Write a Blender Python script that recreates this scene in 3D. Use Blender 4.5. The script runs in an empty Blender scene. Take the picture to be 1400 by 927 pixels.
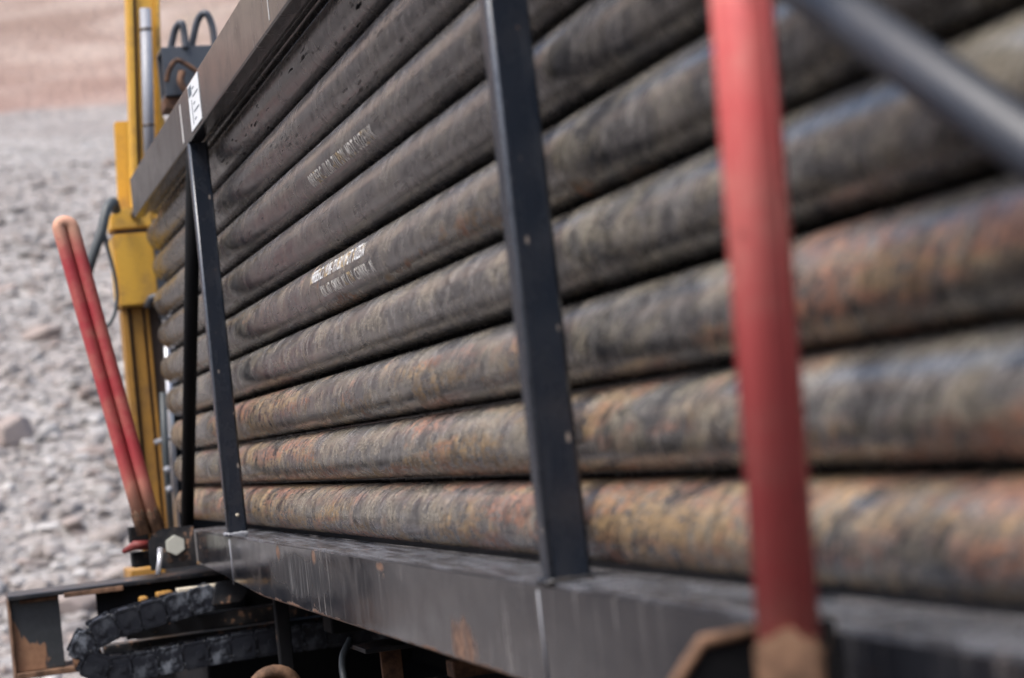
import bpy, bmesh, math, random
import numpy as np
from mathutils import Vector, Matrix
random.seed(7); rng = np.random.default_rng(7)
R = math.radians
H = 1.3                                   # eye height above the ground

# ------------------------------------------------------------------ camera, sky, sun, exposure
scene = bpy.context.scene
col = scene.collection
cam = bpy.data.cameras.new('camera'); camo = bpy.data.objects.new('camera', cam); col.objects.link(camo)
# world: x across (towards the rack), y along the pipes, z up
right = Vector((0.95422914, -0.27841611, -0.10923009))
up = Vector((0.09209219, -0.07394874, 0.99300081))
back = Vector((-0.28454485, -0.95760955, -0.04492409))
m = Matrix((right, up, back)).transposed().to_4x4(); m.translation = (0, 0, H)
camo.matrix_world = m
cam.lens = 36.0 * 2700 / 1400; cam.sensor_width = 36.0; cam.sensor_fit = 'HORIZONTAL'
cam.clip_start = 0.05; cam.clip_end = 1000
cam.dof.use_dof = True; cam.dof.focus_distance = 4.6; cam.dof.aperture_fstop = 2.9
scene.camera = camo

world = bpy.data.worlds.new('World'); scene.world = world; world.use_nodes = True
wn = world.node_tree.nodes; wl = world.node_tree.links
SUN_EL, SUN_AZ = R(60), R(-118)            # azimuth from +y towards +x
sky = wn.new('ShaderNodeTexSky'); sky.sky_type = 'NISHITA'; sky.sun_disc = False
sky.sun_elevation = SUN_EL; sky.sun_rotation = SUN_AZ
sky.air_density = 1.0; sky.dust_density = 4.0; sky.ozone_density = 1.0
bg = wn['Background']; bg.inputs['Strength'].default_value = 0.11
wl.new(sky.outputs[0], bg.inputs['Color'])
sl = bpy.data.lights.new('sun', 'SUN'); sl.energy = 1.5; sl.angle = R(25); sl.color = (1.0, 0.97, 0.93)
so = bpy.data.objects.new('sun', sl); col.objects.link(so)
sd = Vector((math.sin(SUN_AZ) * math.cos(SUN_EL), math.cos(SUN_AZ) * math.cos(SUN_EL), math.sin(SUN_EL)))
so.rotation_euler = sd.to_track_quat('Z', 'Y').to_euler(); so.location = sd * 30
scene.view_settings.view_transform = 'Standard'; scene.view_settings.look = 'None'
scene.view_settings.gamma = 1.0; scene.view_settings.exposure = 1.42
scene.view_settings.use_curve_mapping = False

# ------------------------------------------------------------------ material helpers
class NT:
    def __init__(s, name):
        s.mat = bpy.data.materials.new(name); s.mat.use_nodes = True
        s.n = s.mat.node_tree.nodes; s.l = s.mat.node_tree.links
        s.b = s.n['Principled BSDF']; s.out = s.n['Material Output']
    def node(s, t, **k):
        o = s.n.new(t)
        for a, v in k.items(): setattr(o, a, v)
        return o
    def link(s, a, b): s.l.new(a, b)
    def setin(s, sock, v):
        if hasattr(v, 'is_output') or isinstance(v, bpy.types.NodeSocket): s.l.new(v, sock)
        else: sock.default_value = v
    def math(s, op, a, b=0.0, c=0.0, clamp=False):
        o = s.node('ShaderNodeMath', operation=op, use_clamp=clamp)
        for i, v in enumerate((a, b, c)): s.setin(o.inputs[i], v)
        return o.outputs[0]
    def mix(s, f, a, b):
        o = s.node('ShaderNodeMix', data_type='RGBA')
        s.setin(o.inputs[0], f)
        for sock, v in ((o.inputs[6], a), (o.inputs[7], b)):
            if isinstance(v, tuple): v = (*v[:3], 1.0)
            s.setin(sock, v)
        return o.outputs[2]
    def ramp(s, f, lo, hi, a=0.0, b=1.0):
        o = s.node('ShaderNodeMapRange', interpolation_type='SMOOTHSTEP')
        for i, v in enumerate((f, lo, hi, a, b)): s.setin(o.inputs[i], v)
        return o.outputs[0]
    def noise(s, vec, scale, detail=4.0, rough=0.55, dist=0.0):
        o = s.node('ShaderNodeTexNoise')
        if vec is not None: s.link(vec, o.inputs['Vector'])
        s.setin(o.inputs['Scale'], scale); s.setin(o.inputs['Detail'], detail)
        s.setin(o.inputs['Roughness'], rough); s.setin(o.inputs['Distortion'], dist)
        return o.outputs['Fac']
    def vor(s, vec, scale, feature='F1'):
        o = s.node('ShaderNodeTexVoronoi', feature=feature)
        s.link(vec, o.inputs['Vector']); s.setin(o.inputs['Scale'], scale)
        return o
    def comb(s, x, y, z):
        o = s.node('ShaderNodeCombineXYZ')
        for i, v in enumerate((x, y, z)): s.setin(o.inputs[i], v)
        return o.outputs[0]
    def scale(s, vec, sc, off=(0, 0, 0)):
        o = s.node('ShaderNodeMapping'); s.link(vec, o.inputs[0])
        o.inputs['Location'].default_value = off; o.inputs['Scale'].default_value = sc
        return o.outputs[0]
    def bump(s, h, strength, dist, prev=None):
        o = s.node('ShaderNodeBump'); s.setin(o.inputs['Strength'], strength)
        s.setin(o.inputs['Distance'], dist); s.link(h, o.inputs['Height'])
        if prev is not None: s.link(prev, o.inputs['Normal'])
        return o.outputs[0]
    def coords(s, kind='Object'): return s.node('ShaderNodeTexCoord').outputs[kind]
    def sep(s, v):
        o = s.node('ShaderNodeSeparateXYZ'); s.link(v, o.inputs[0]); return o.outputs
    def rnd(s): return s.node('ShaderNodeObjectInfo').outputs['Random']
    def attr(s, name): return s.node('ShaderNodeAttribute', attribute_type='OBJECT', attribute_name=name).outputs['Fac']
    def fin(s, color, rough, normal=None, metal=0.0, spec=0.5):
        s.setin(s.b.inputs['Base Color'], (*color, 1) if isinstance(color, tuple) else color)
        s.setin(s.b.inputs['Roughness'], rough); s.setin(s.b.inputs['Metallic'], metal)
        s.b.inputs['Specular IOR Level'].default_value = spec
        if normal is not None: s.link(normal, s.b.inputs['Normal'])
        return s.mat

def mat_pipe():
    t = NT('weathered_pipe_steel')
    X = t.sep(t.coords()); rust = t.attr('rust'); dent = t.attr('dent'); pale = t.attr('pale')
    th = t.math('ARCTAN2', X[2], t.math('MULTIPLY', X[0], -1.0))
    r = t.rnd(); L = t.math('ADD', X[1], t.math('MULTIPLY', r, 41.0))
    hel = t.math('MULTIPLY_ADD', th, 0.055, L)
    k = t.math('MULTIPLY', r, 9.0)
    # the pipes are seen at a shallow angle, so marks are long along the pipe
    def nz(fth, fl, seed, det=5.0, ro=0.62, dist=0.6):
        return t.noise(t.comb(t.math('MULTIPLY', th, fth), t.math('MULTIPLY', hel, fl), t.math('ADD', k, seed)), 1.0, det, ro, dist)
    rings = nz(0.8, 11.0, 0.0, 5.0, 0.6, 0.3); fine = nz(2.0, 90.0, 1.0, 3.0, 0.6, 0.2); blot = nz(0.9, 6.0, 2.0, 5.0, 0.6, 0.8)
    big = nz(0.5, 1.3, 4.0, 3.0, 0.5); speck = nz(7.0, 45.0, 6.0, 3.0, 0.7, 0.2)
    # colours: dark mill scale, bluish bare steel, tan dust, orange rust, ochre
    lines = nz(0.9, 38.0, 5.0, 5.0, 0.68, 0.4)
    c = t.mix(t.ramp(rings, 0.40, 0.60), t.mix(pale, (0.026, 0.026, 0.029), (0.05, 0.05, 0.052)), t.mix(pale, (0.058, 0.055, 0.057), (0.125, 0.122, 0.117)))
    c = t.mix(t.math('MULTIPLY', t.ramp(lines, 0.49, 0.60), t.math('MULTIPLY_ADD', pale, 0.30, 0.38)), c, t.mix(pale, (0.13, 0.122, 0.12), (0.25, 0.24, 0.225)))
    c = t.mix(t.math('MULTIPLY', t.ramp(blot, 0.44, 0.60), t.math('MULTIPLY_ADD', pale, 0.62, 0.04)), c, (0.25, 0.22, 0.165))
    c = t.mix(t.math('MULTIPLY', t.ramp(speck, 0.58, 0.66), 0.5), c, (0.18, 0.17, 0.165))
    rm = t.math('MULTIPLY', t.ramp(t.math('ADD', t.math('MULTIPLY', big, 0.7), t.math('MULTIPLY', rings, 0.3)),
                                   t.math('MULTIPLY_ADD', rust, -0.23, 0.63), t.math('MULTIPLY_ADD', rust, -0.20, 0.71)),
                t.ramp(t.math('ADD', t.math('MULTIPLY', speck, 0.45), t.math('MULTIPLY', lines, 0.55)), 0.44, 0.54))
    rm = t.math('MULTIPLY', rm, t.math('MULTIPLY_ADD', rust, 3.5, 0.0, clamp=True))
    c = t.mix(t.math('MULTIPLY', rm, 0.85), c, t.mix(t.ramp(nz(1.0, 2.0, 8.0, 3.0), 0.42, 0.56), (0.29, 0.125, 0.07), (0.29, 0.19, 0.09)))
    dk = t.ramp(nz(1.1, 14.0, 3.0, 6.0, 0.68, 0.7), 0.54, 0.60)
    c = t.mix(t.math('MULTIPLY', dk, t.math('MULTIPLY_ADD', pale, 0.22, 0.36)), c, (0.020, 0.020, 0.022))
    c = t.mix(t.math('MULTIPLY', t.ramp(nz(3.0, 24.0, 11.0, 4.0, 0.7), 0.60, 0.64), 0.6), c, (0.012, 0.012, 0.013))
    # short dark gouges
    wob = t.noise(t.comb(t.math('MULTIPLY', th, 5.0), t.math('MULTIPLY', L, 14.0), k), 1.0, 3.0)
    vv = t.vor(t.comb(t.math('MULTIPLY_ADD', wob, 0.5, t.math('MULTIPLY_ADD', hel, 3.0, t.math('MULTIPLY', th, 4.2))), t.math('MULTIPLY_ADD', wob, 1.2, t.math('MULTIPLY_ADD', hel, 9.0, k)), k), 1.0)
    vv.voronoi_dimensions = '2D'
    cc = t.sep(vv.outputs['Color'])
    dd = t.math('ADD', t.math('DIVIDE', vv.outputs['Distance'], t.math('MULTIPLY_ADD', cc[0], 1.15, 0.12)), t.math('MULTIPLY_ADD', speck, -0.5, 0.25))
    gate = t.ramp(t.noise(t.comb(t.math('MULTIPLY', th, 1.2), t.math('MULTIPLY', L, 3.4), k), 1.0, 2.0), 0.47, 0.62)
    gm = t.math('MULTIPLY', t.math('MULTIPLY', t.ramp(dd, 0.15, 0.26, 1.0, 0.0), gate), dent)
    rim = t.math('MULTIPLY', t.math('MULTIPLY', t.ramp(vv.outputs['Distance'], 0.22, 0.25), t.ramp(vv.outputs['Distance'], 0.28, 0.33, 1.0, 0.0)), t.math('MULTIPLY', gate, dent))
    c = t.mix(t.math('MULTIPLY', rim, t.math('MULTIPLY', t.ramp(wob, 0.5, 0.6), 0.7)), c, (0.24, 0.21, 0.20))
    c = t.mix(gm, c, (0.005, 0.005, 0.006))
    grit = t.noise(t.comb(t.math('MULTIPLY', th, 16.0), t.math('MULTIPLY', hel, 60.0), k), 1.0, 3.0, 0.75)
    scuff = nz(1.6, 70.0, 14.0, 3.0, 0.7, 0.2)
    gain = t.math('MULTIPLY', t.ramp(grit, 0.40, 0.60, t.math('MULTIPLY_ADD', pale, -0.20, 0.85), t.math('MULTIPLY_ADD', pale, 0.30, 1.15)), t.ramp(scuff, 0.38, 0.62, 0.70, 1.35))
    vs = t.node('ShaderNodeVectorMath', operation='SCALE'); t.link(c, vs.inputs[0]); t.link(gain, vs.inputs['Scale']); c = vs.outputs[0]
    hgt = t.math('ADD', t.math('MULTIPLY', fine, 0.7), t.math('ADD', t.math('MULTIPLY', lines, 0.9), t.math('MULTIPLY', gm, -0.6)))
    rg = t.math('MULTIPLY_ADD', rm, 0.25, t.ramp(rings, 0.3, 0.7, 0.18, 0.30))
    rg = t.math('MULTIPLY_ADD', gm, 0.5, rg)
    mt = t.fin(c, rg, t.bump(hgt, 0.10, 0.00025), 0.0, 0.9)
    keep = t.math('MULTIPLY', t.math('SUBTRACT', 1.0, gm), t.math('SUBTRACT', 1.0, t.math('MULTIPLY', t.ramp(nz(3.0, 24.0, 11.0, 4.0, 0.7), 0.56, 0.64), 0.8)))
    keep = t.math('MULTIPLY', keep, t.ramp(lines, 0.40, 0.60, 0.55, 1.15))
    t.link(t.math('MULTIPLY', keep, 1.0), t.b.inputs['Specular IOR Level'])
    t.link(t.math('MULTIPLY', keep, 0.30), t.b.inputs['Metallic'])
    return mt

def mat_black(name, base=(0.011, 0.014, 0.020), rough=0.2, chips=0.5, streaks=0.0, patches=(), low=None, top=None, dust=0.1, painted_refl=None, edge=False, spec=0.5):
    """scratched black paint; patches = rust blooms (y, z, ry, rz) in object space; low = object z of a rusty lower edge"""
    t = NT(name); o = t.coords(); X = t.sep(o)
    n1 = t.noise(o, 9.0, 6.0, 0.6); n2 = t.noise(o, 60.0, 4.0, 0.65)
    c = t.mix(t.math('MULTIPLY', t.ramp(n1, 0.45, 0.75), dust), base, (0.11, 0.095, 0.085))
    rg = t.ramp(n1, 0.35, 0.75, rough, rough + 0.12)
    if edge:
        ew = t.noise(t.scale(o, (1, 1, 7.0)), 3.0, 5.0, 0.7)
        glint = t.math('MAXIMUM', t.ramp(X[0], 0.0035, 0.007, 1.0, 0.0), 0.0)
        glint = t.math('MULTIPLY', glint, t.ramp(X[1], 0.0035, 0.007, 1.0, 0.0))
        c = t.mix(t.math('MULTIPLY', glint, t.ramp(ew, 0.30, 0.50, 0.2, 0.7)), c, (0.09, 0.105, 0.13))  # highlight of the rounded corner painted on as a pale line, broken like wear
        dots = t.vor(t.scale(o, (38, 38, 16)), 1.0)
        dm = t.math('MULTIPLY', t.ramp(dots.outputs['Distance'], 0.10, 0.16, 1.0, 0.0), t.ramp(t.sep(dots.outputs['Color'])[0], 0.72, 0.76))
        c = t.mix(dm, c, (0.22, 0.19, 0.17))
        sm = t.noise(t.scale(o, (16, 16, 3.5)), 1.0, 6.0, 0.7)
        c = t.mix(t.math('MULTIPLY', t.ramp(sm, 0.55, 0.68), 0.35), c, (0.03, 0.034, 0.042)); rg = t.math('ADD', rg, t.ramp(sm, 0.48, 0.66, 0.0, 0.3))
    if streaks:
        v = t.noise(t.scale(o, (4, 55, 3.0)), 1.0, 5.0, 0.7)
        v2 = t.noise(t.scale(o, (1, 1.3, 1.0)), 1.0, 2.0)
        s = t.math('MULTIPLY', t.math('MULTIPLY', t.ramp(v, 0.56, 0.66), t.ramp(v2, 0.42, 0.60)), streaks)
        c = t.mix(s, c, (0.26, 0.25, 0.245))
        rg = t.math('MULTIPLY_ADD', s, 0.25, rg)
    if painted_refl:  # dark reflection painted into the side face, with pale streaks across it
        sy, sz, ry, rz = painted_refl
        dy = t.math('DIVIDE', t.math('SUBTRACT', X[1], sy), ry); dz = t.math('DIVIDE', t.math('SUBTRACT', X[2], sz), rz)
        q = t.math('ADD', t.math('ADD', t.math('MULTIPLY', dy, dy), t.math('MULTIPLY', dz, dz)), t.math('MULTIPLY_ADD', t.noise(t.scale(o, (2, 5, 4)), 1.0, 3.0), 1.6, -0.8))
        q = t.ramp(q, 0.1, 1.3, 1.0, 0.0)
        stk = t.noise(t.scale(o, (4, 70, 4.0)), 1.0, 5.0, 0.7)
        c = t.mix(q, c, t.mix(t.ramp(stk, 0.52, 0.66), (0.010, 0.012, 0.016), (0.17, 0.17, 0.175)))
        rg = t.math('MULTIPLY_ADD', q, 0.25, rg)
    r = t.math('MULTIPLY', t.ramp(t.math('ADD', t.math('MULTIPLY', n1, 0.5), t.math('MULTIPLY', n2, 0.5)), 0.66 - 0.06 * chips, 0.69 - 0.06 * chips), min(1, chips))
    if low is not None:
        e = t.math('ADD', t.math('MULTIPLY_ADD', n2, 0.016, t.math('MULTIPLY', n1, 0.035)), -0.024)
        r = t.math('MAXIMUM', r, t.ramp(t.math('SUBTRACT', X[2], t.math('ADD', e, low)), 0.0, 0.008, 0.9, 0.0))
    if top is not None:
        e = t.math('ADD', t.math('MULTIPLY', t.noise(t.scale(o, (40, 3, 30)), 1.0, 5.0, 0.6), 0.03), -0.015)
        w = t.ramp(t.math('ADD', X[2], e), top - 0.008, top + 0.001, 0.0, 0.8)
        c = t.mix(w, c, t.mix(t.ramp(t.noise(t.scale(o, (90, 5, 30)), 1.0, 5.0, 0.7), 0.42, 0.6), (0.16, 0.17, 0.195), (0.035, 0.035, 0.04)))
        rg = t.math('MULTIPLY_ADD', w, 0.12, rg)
    for (py, pz, ry, rz) in patches:
        dy = t.math('DIVIDE', t.math('SUBTRACT', X[1], py), ry)
        comb = t.noise(t.scale(o, (4, 38, 2)), 1.0, 3.0)
        dz = t.math('DIVIDE', t.math('SUBTRACT', X[2], pz), rz)
        d = t.math('ADD', t.math('ADD', t.math('MULTIPLY', dy, dy), t.math('MULTIPLY', dz, dz)), t.math('MULTIPLY_ADD', comb, 2.6, -1.3))
        r = t.math('MAXIMUM', r, t.math('MULTIPLY', t.ramp(d, 0.2, 1.2, 0.8, 0.0), t.ramp(comb, 0.36, 0.56, 0.6, 1.0)))
    c = t.mix(r, c, t.mix(t.ramp(n2, 0.35, 0.65), (0.10, 0.05, 0.032), (0.29, 0.17, 0.11)))
    rg = t.math('MULTIPLY_ADD', r, 0.5, rg)
    nz = t.noise(t.scale(o, (1, 0.35, 1)), 14.0, 2.0)
    b = t.bump(nz, 0.15, 0.002 if edge else 0.004); b = t.bump(n2, 0.15, 0.0008, b)
    return t.fin(c, rg, b, 0.0, spec)

def mat_paint(name, base, dirt, amount=0.4, rough=0.45, zdirt=None, spec=0.4, sc=6.0):
    """coloured paint with dirt; zdirt = (z where bare, z where clean)"""
    t = NT(name); o = t.coords(); X = t.sep(o)
    n1 = t.noise(o, sc, 6.0, 0.65); n2 = t.noise(o, 45.0, 5.0, 0.65)
    f = t.math('MULTIPLY', t.ramp(n1, 0.42, 0.72), amount)
    if zdirt:
        zz = t.math('ADD', X[2], t.math('MULTIPLY_ADD', n1, 0.25, -0.125))
        for (za, zb, k) in zdirt: f = t.math('MAXIMUM', f, t.ramp(zz, za, zb, k, 0.0) if zb > za else t.ramp(zz, zb, za, 0.0, k))
    c = t.mix(f, base, dirt)
    c = t.mix(t.math('MULTIPLY', t.ramp(n2, 0.60, 0.70), 0.4), c, (0.09, 0.06, 0.045))
    return t.fin(c, t.math('MULTIPLY_ADD', f, 0.3, rough), t.bump(n2, 0.2, 0.001), 0.0, spec)

def mat_rust(name, a=(0.07, 0.035, 0.022), b=(0.26, 0.13, 0.07), rough=0.8):
    t = NT(name); o = t.coords()
    n = t.noise(o, 18.0, 7.0, 0.7)
    return t.fin(t.mix(t.ramp(n, 0.35, 0.65), a, b), rough, t.bump(n, 0.6, 0.004), 0.0, 0.3)

def mat_plain(name, c, rough=0.5, metal=0.0, var=0.35):
    t = NT(name); o = t.coords(); n = t.noise(o, 30.0, 5.0, 0.65)
    return t.fin(t.mix(t.math('MULTIPLY', t.ramp(n, 0.4, 0.7), var), c, tuple(x * 0.4 for x in c)), rough, t.bump(n, 0.15, 0.001), metal, 0.5)

def mat_flaky(name):
    t = NT(name); o = t.coords()
    n = t.noise(t.scale(o, (1, 1, 0.55)), 7.0, 4.0, 0.55, 0.8); n2 = t.noise(o, 50.0, 4.0, 0.6)
    z = t.sep(o)[2]
    f = t.ramp(t.math('SUBTRACT', t.math('SUBTRACT', n, t.math('MULTIPLY', z, 0.9)), t.math('MULTIPLY', t.sep(o)[0], 2.2)), 0.58, 0.61)
    c = t.mix(f, t.mix(n2, (0.02, 0.024, 0.028), (0.05, 0.055, 0.06)), t.mix(n2, (0.17, 0.08, 0.045), (0.32, 0.18, 0.10)))
    return t.fin(c, t.math('MULTIPLY_ADD', f, 0.35, 0.4), t.bump(t.math('ADD', f, n2), 0.4, 0.002))

def mat_chain():
    t = NT('chain_plastic'); o = t.coords(); n = t.noise(o, 22.0, 5.0, 0.65); r = t.rnd()
    c = t.mix(t.ramp(n, 0.46, 0.66), (0.008, 0.010, 0.016), t.mix(t.ramp(r, 0.3, 0.9), (0.02, 0.023, 0.03), (0.16, 0.18, 0.21)))
    return t.fin(c, 0.42, t.bump(n, 0.3, 0.002))

def mat_ground():
    t = NT('gravel_ground'); g = t.node('ShaderNodeNewGeometry').outputs['Position']; X = t.sep(g)
    v1 = t.vor(g, 11.0); v2 = t.vor(t.scale(g, (1, 1, 1), (3.1, 7.7, 1.3)), 4.2); v3 = t.vor(t.scale(g, (0.7, 1, 1), (13.1, 2.7, 1.3)), 1.3)
    col1 = t.sep(v1.outputs['Color']); col2 = t.sep(v2.outputs['Color']); col3 = t.sep(v3.outputs['Color'])
    big = t.noise(g, 0.22, 5.0, 0.6)
    c = t.mix(col1[0], (0.14, 0.13, 0.123), (0.325, 0.31, 0.298))
    c = t.mix(t.math('MULTIPLY', t.ramp(col2[1], 0.5, 0.8), 0.65), c, t.mix(col2[2], (0.29, 0.262, 0.248), (0.35, 0.343, 0.335)))
    c = t.mix(t.math('MULTIPLY', t.ramp(col3[1], 0.55, 0.9), 0.35), c, (0.40, 0.375, 0.36))
    c = t.mix(t.ramp(v1.outputs['Distance'], 0.45, 0.8, 0.0, 0.45), c, (0.12, 0.10, 0.09))
    c = t.mix(t.math('MULTIPLY', t.ramp(big, 0.4, 0.68), 0.5), c, (0.20, 0.175, 0.165))
    # reddish earth on the far bank
    d = t.math('SQRT', t.math('ADD', t.math('MULTIPLY', X[0], X[0]), t.math('MULTIPLY', X[1], X[1])))
    edge = t.math('ADD', d, t.math('MULTIPLY_ADD', t.noise(g, 0.5, 4.0), 3.0, -1.5))
    streak = t.noise(t.scale(g, (0.10, 0.16, 0.65)), 1.0, 6.0, 0.65, 0.8)
    e = t.mix(t.ramp(streak, 0.38, 0.62), (0.20, 0.14, 0.115), (0.335, 0.272, 0.235))
    e = t.mix(t.math('MULTIPLY', t.ramp(t.noise(g, 0.16, 4.0), 0.50, 0.62), 0.5), e, (0.25, 0.215, 0.16))
    e = t.mix(t.ramp(edge, 43.5, 51.0, 0.6, 0.0), e, (0.24, 0.15, 0.125))
    c = t.mix(t.ramp(t.math('ADD', d, t.math('MULTIPLY', big, 3.0)), 9.5, 11.5, 1.0, 0.0), c, t.mix(col1[0], (0.022, 0.018, 0.015), (0.05, 0.042, 0.036)))  # unseen near ground made dark, so less light bounces onto the pipes
    unseen_brown = t.mix(t.ramp(t.noise(g, 0.7, 5.0), 0.35, 0.65), (0.085, 0.074, 0.070), (0.155, 0.138, 0.130))
    c = t.mix(t.ramp(t.math('ADD', X[0], big), -1.6, -0.7, 1.0, 0.0), c, unseen_brown)  # unseen ground at the left browned to darken the beam's reflection
    c = t.mix(t.ramp(edge, 43.0, 44.2), c, e)
    h = t.math('ADD', t.math('MULTIPLY', v1.outputs['Distance'], -0.6), t.math('MULTIPLY', v2.outputs['Distance'], -1.3))
    return t.fin(c, 0.85, t.bump(h, 0.8, 0.10), 0.0, 0.2)

def mat_stone(name='pebble_rock'):
    t = NT(name); r = t.node('ShaderNodeNewGeometry').outputs['Random Per Island']
    o = t.coords(); n = t.noise(o, 12.0, 5.0, 0.65)
    cr = t.node('ShaderNodeValToRGB'); t.link(r, cr.inputs[0])
    e = cr.color_ramp; e.interpolation = 'CONSTANT'
    cols = [(0, (0.17, 0.15, 0.14)), (0.18, (0.27, 0.25, 0.24)), (0.36, (0.28, 0.252, 0.238)), (0.52, (0.22, 0.205, 0.20)), (0.66, (0.31, 0.298, 0.29)), (0.80, (0.27, 0.225, 0.205)), (0.92, (0.42, 0.405, 0.395))]
    e.elements[0].color = (*cols[0][1], 1)
    e.elements[1].position = cols[1][0]; e.elements[1].color = (*cols[1][1], 1)
    for p, c_ in cols[2:]:
        q = e.elements.new(p); q.color = (*c_, 1)
    c = t.mix(t.math('MULTIPLY', t.ramp(n, 0.4, 0.7), 0.4), cr.outputs[0], (0.16, 0.14, 0.125))
    return t.fin(c, 0.8, t.bump(n, 0.5, 0.02), 0.0, 0.25)

def mat_ink(name, c, wear=0.5):
    t = NT(name); o = t.coords(); n = t.noise(o, 260.0, 4.0, 0.7)
    n2 = t.noise(o, 25.0, 2.0)
    t.fin(t.mix(t.ramp(n2, 0.5, 0.62), c, (0.55, 0.42, 0.24)), 0.6)
    tr = t.node('ShaderNodeBsdfTransparent'); mx = t.node('ShaderNodeMixShader')
    t.link(t.ramp(n, wear - 0.20, wear - 0.06, 0.0, 1.0), mx.inputs[0]); t.link(tr.outputs[0], mx.inputs[1]); t.link(t.b.outputs[0], mx.inputs[2])
    t.link(mx.outputs[0], t.out.inputs[0]); return t.mat

M = dict(
    pipe=mat_pipe(), ground=mat_ground(), stone=mat_stone(), bore=mat_plain('pipe_bore_rust', (0.03, 0.022, 0.018), 0.8),
    post=mat_black('post_paint', (0.012, 0.017, 0.027), 0.22, 0.6, dust=0.1, edge=True),
    rail=mat_black('rail_paint', (0.007, 0.006, 0.006), 0.15, 0.2, streaks=0.4, dust=0.06),
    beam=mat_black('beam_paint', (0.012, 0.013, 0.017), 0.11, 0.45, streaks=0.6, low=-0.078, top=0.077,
                   patches=((0.16, -0.050, 0.085, 0.050), (1.95, 0.052, 0.035, 0.02), (1.45, 0.056, 0.03, 0.02), (0.75, 0.06, 0.04, 0.01)), dust=0.08, painted_refl=(1.65, 0.005, 0.50, 0.055)),
    bracep=mat_black('brace_paint', (0.020, 0.025, 0.036), 0.45, 0.3, dust=0.1),
    dark=mat_black('chassis_paint', (0.007, 0.0075, 0.009), 0.7, 0.6, dust=0.06, spec=0.12),
    frame=mat_black('grimy_frame_paint', (0.012, 0.014, 0.018), 0.3, 1.3, dust=0.5),
    red=mat_paint('worn_red_paint', (0.37, 0.05, 0.06), (0.52, 0.29, 0.20), 0.45, 0.4,
                  zdirt=((0.02, 0.22, 0.85), (1.02, 0.84, 0.95))),
    rednear=mat_paint('worn_red_bar_paint', (0.52, 0.10, 0.10), (0.54, 0.24, 0.20), 0.75, 0.4, zdirt=((0.0, 0.05, 0.5),)),
    redbit=mat_paint('red_latch_paint', (0.20, 0.02, 0.025), (0.12, 0.04, 0.03), 0.7),
    yellow=mat_paint('mast_yellow_paint', (0.60, 0.345, 0.05), (0.26, 0.155, 0.06), 0.75, 0.45, sc=7.0),
    ydirty=mat_paint('oily_yellow_paint', (0.36, 0.19, 0.04), (0.12, 0.065, 0.03), 0.8, 0.4, sc=4.0),
    groove=mat_plain('groove_dark_brown', (0.05, 0.03, 0.02), 0.5), cyl=mat_plain('cylinder_grey', (0.24, 0.25, 0.28), 0.45, 0.0, 0.15),  # dark brown for grooves, gap plate, bands and holes
    rod=mat_plain('rod_white_steel', (0.55, 0.56, 0.60), 0.25, 0.5, 0.1), boxgrey=mat_paint('blue_grey_paint', (0.052, 0.060, 0.074), (0.11, 0.11, 0.12), 0.4, 0.3),
    rubber=mat_plain('hose_rubber', (0.05, 0.06, 0.065), 0.5), rust=mat_rust('rusty_steel', (0.045, 0.025, 0.018), (0.16, 0.085, 0.05)), brown=mat_rust('brown_scale', (0.06, 0.034, 0.022), (0.20, 0.115, 0.072)),
    flaky=mat_flaky('flaking_paint'), chain=mat_chain(), zinc=mat_plain('zinc_bolt', (0.50, 0.51, 0.46), 0.45, 0.1, 0.1),
    paper=mat_plain('label_paper', (0.72, 0.76, 0.80), 0.5, 0, 0.05), print=mat_plain('label_print', (0.10, 0.13, 0.16), 0.6, 0, 0),
    ink=mat_ink('white_stencil_ink', (0.78, 0.80, 0.82), 0.50), inkdim=mat_ink('faded_stencil_ink', (0.80, 0.78, 0.74), 0.52),
    scratch=mat_plain('bare_scratch', (0.6, 0.6, 0.6), 0.4, 0, 0.1), pale=mat_plain('pale_deposit', (0.5, 0.45, 0.36), 0.7))

# ------------------------------------------------------------------ mesh helpers
def obj(name, bm, mat, parent=None, loc=(0, 0, 0), smooth=False, rot=None):
    me = bpy.data.meshes.new(name); bm.to_mesh(me); bm.free()
    if smooth: me.polygons.foreach_set('use_smooth', [True] * len(me.polygons))
    me.materials.append(M[mat] if isinstance(mat, str) else mat)
    o = bpy.data.objects.new(name, me); col.objects.link(o); o.location = loc
    if rot: o.rotation_euler = rot
    if parent: o.parent = parent
    return o
def thing(name, label, cat, loc=(0, 0, 0), group=None):
    o = bpy.data.objects.new(name, None); col.objects.link(o); o.location = loc; o.empty_display_size = 0.1
    return tag(o, label, cat, group)
def tag(o, label, cat, group=None):
    o['label'] = label; o['category'] = cat
    if group: o['group'] = group
    return o
def box(bm, a, b, bev=0.0, seg=2):
    """box between two corners, in the mesh's own space"""
    r = bmesh.ops.create_cube(bm, size=1.0); vs = r['verts']
    for v in vs:
        v.co = Vector([(a[i] + b[i]) / 2 + v.co[i] * (b[i] - a[i]) for i in range(3)])
    if bev:
        es = list({e for v in vs for e in v.link_edges})
        bmesh.ops.bevel(bm, geom=es, offset=bev, segments=seg, affect='EDGES', profile=0.5)
    return bm
def Box(name, a, b, mat, parent=None, bev=0.004, seg=2, origin=None):
    o = origin or [(a[i] + b[i]) / 2 for i in range(3)]
    bm = box(bmesh.new(), [a[i] - o[i] for i in range(3)], [b[i] - o[i] for i in range(3)], bev, seg)
    ob = obj(name, bm, mat, None, o)
    if parent: ob.parent = parent; ob.location = Vector(o) - parent.location
    return ob
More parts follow.
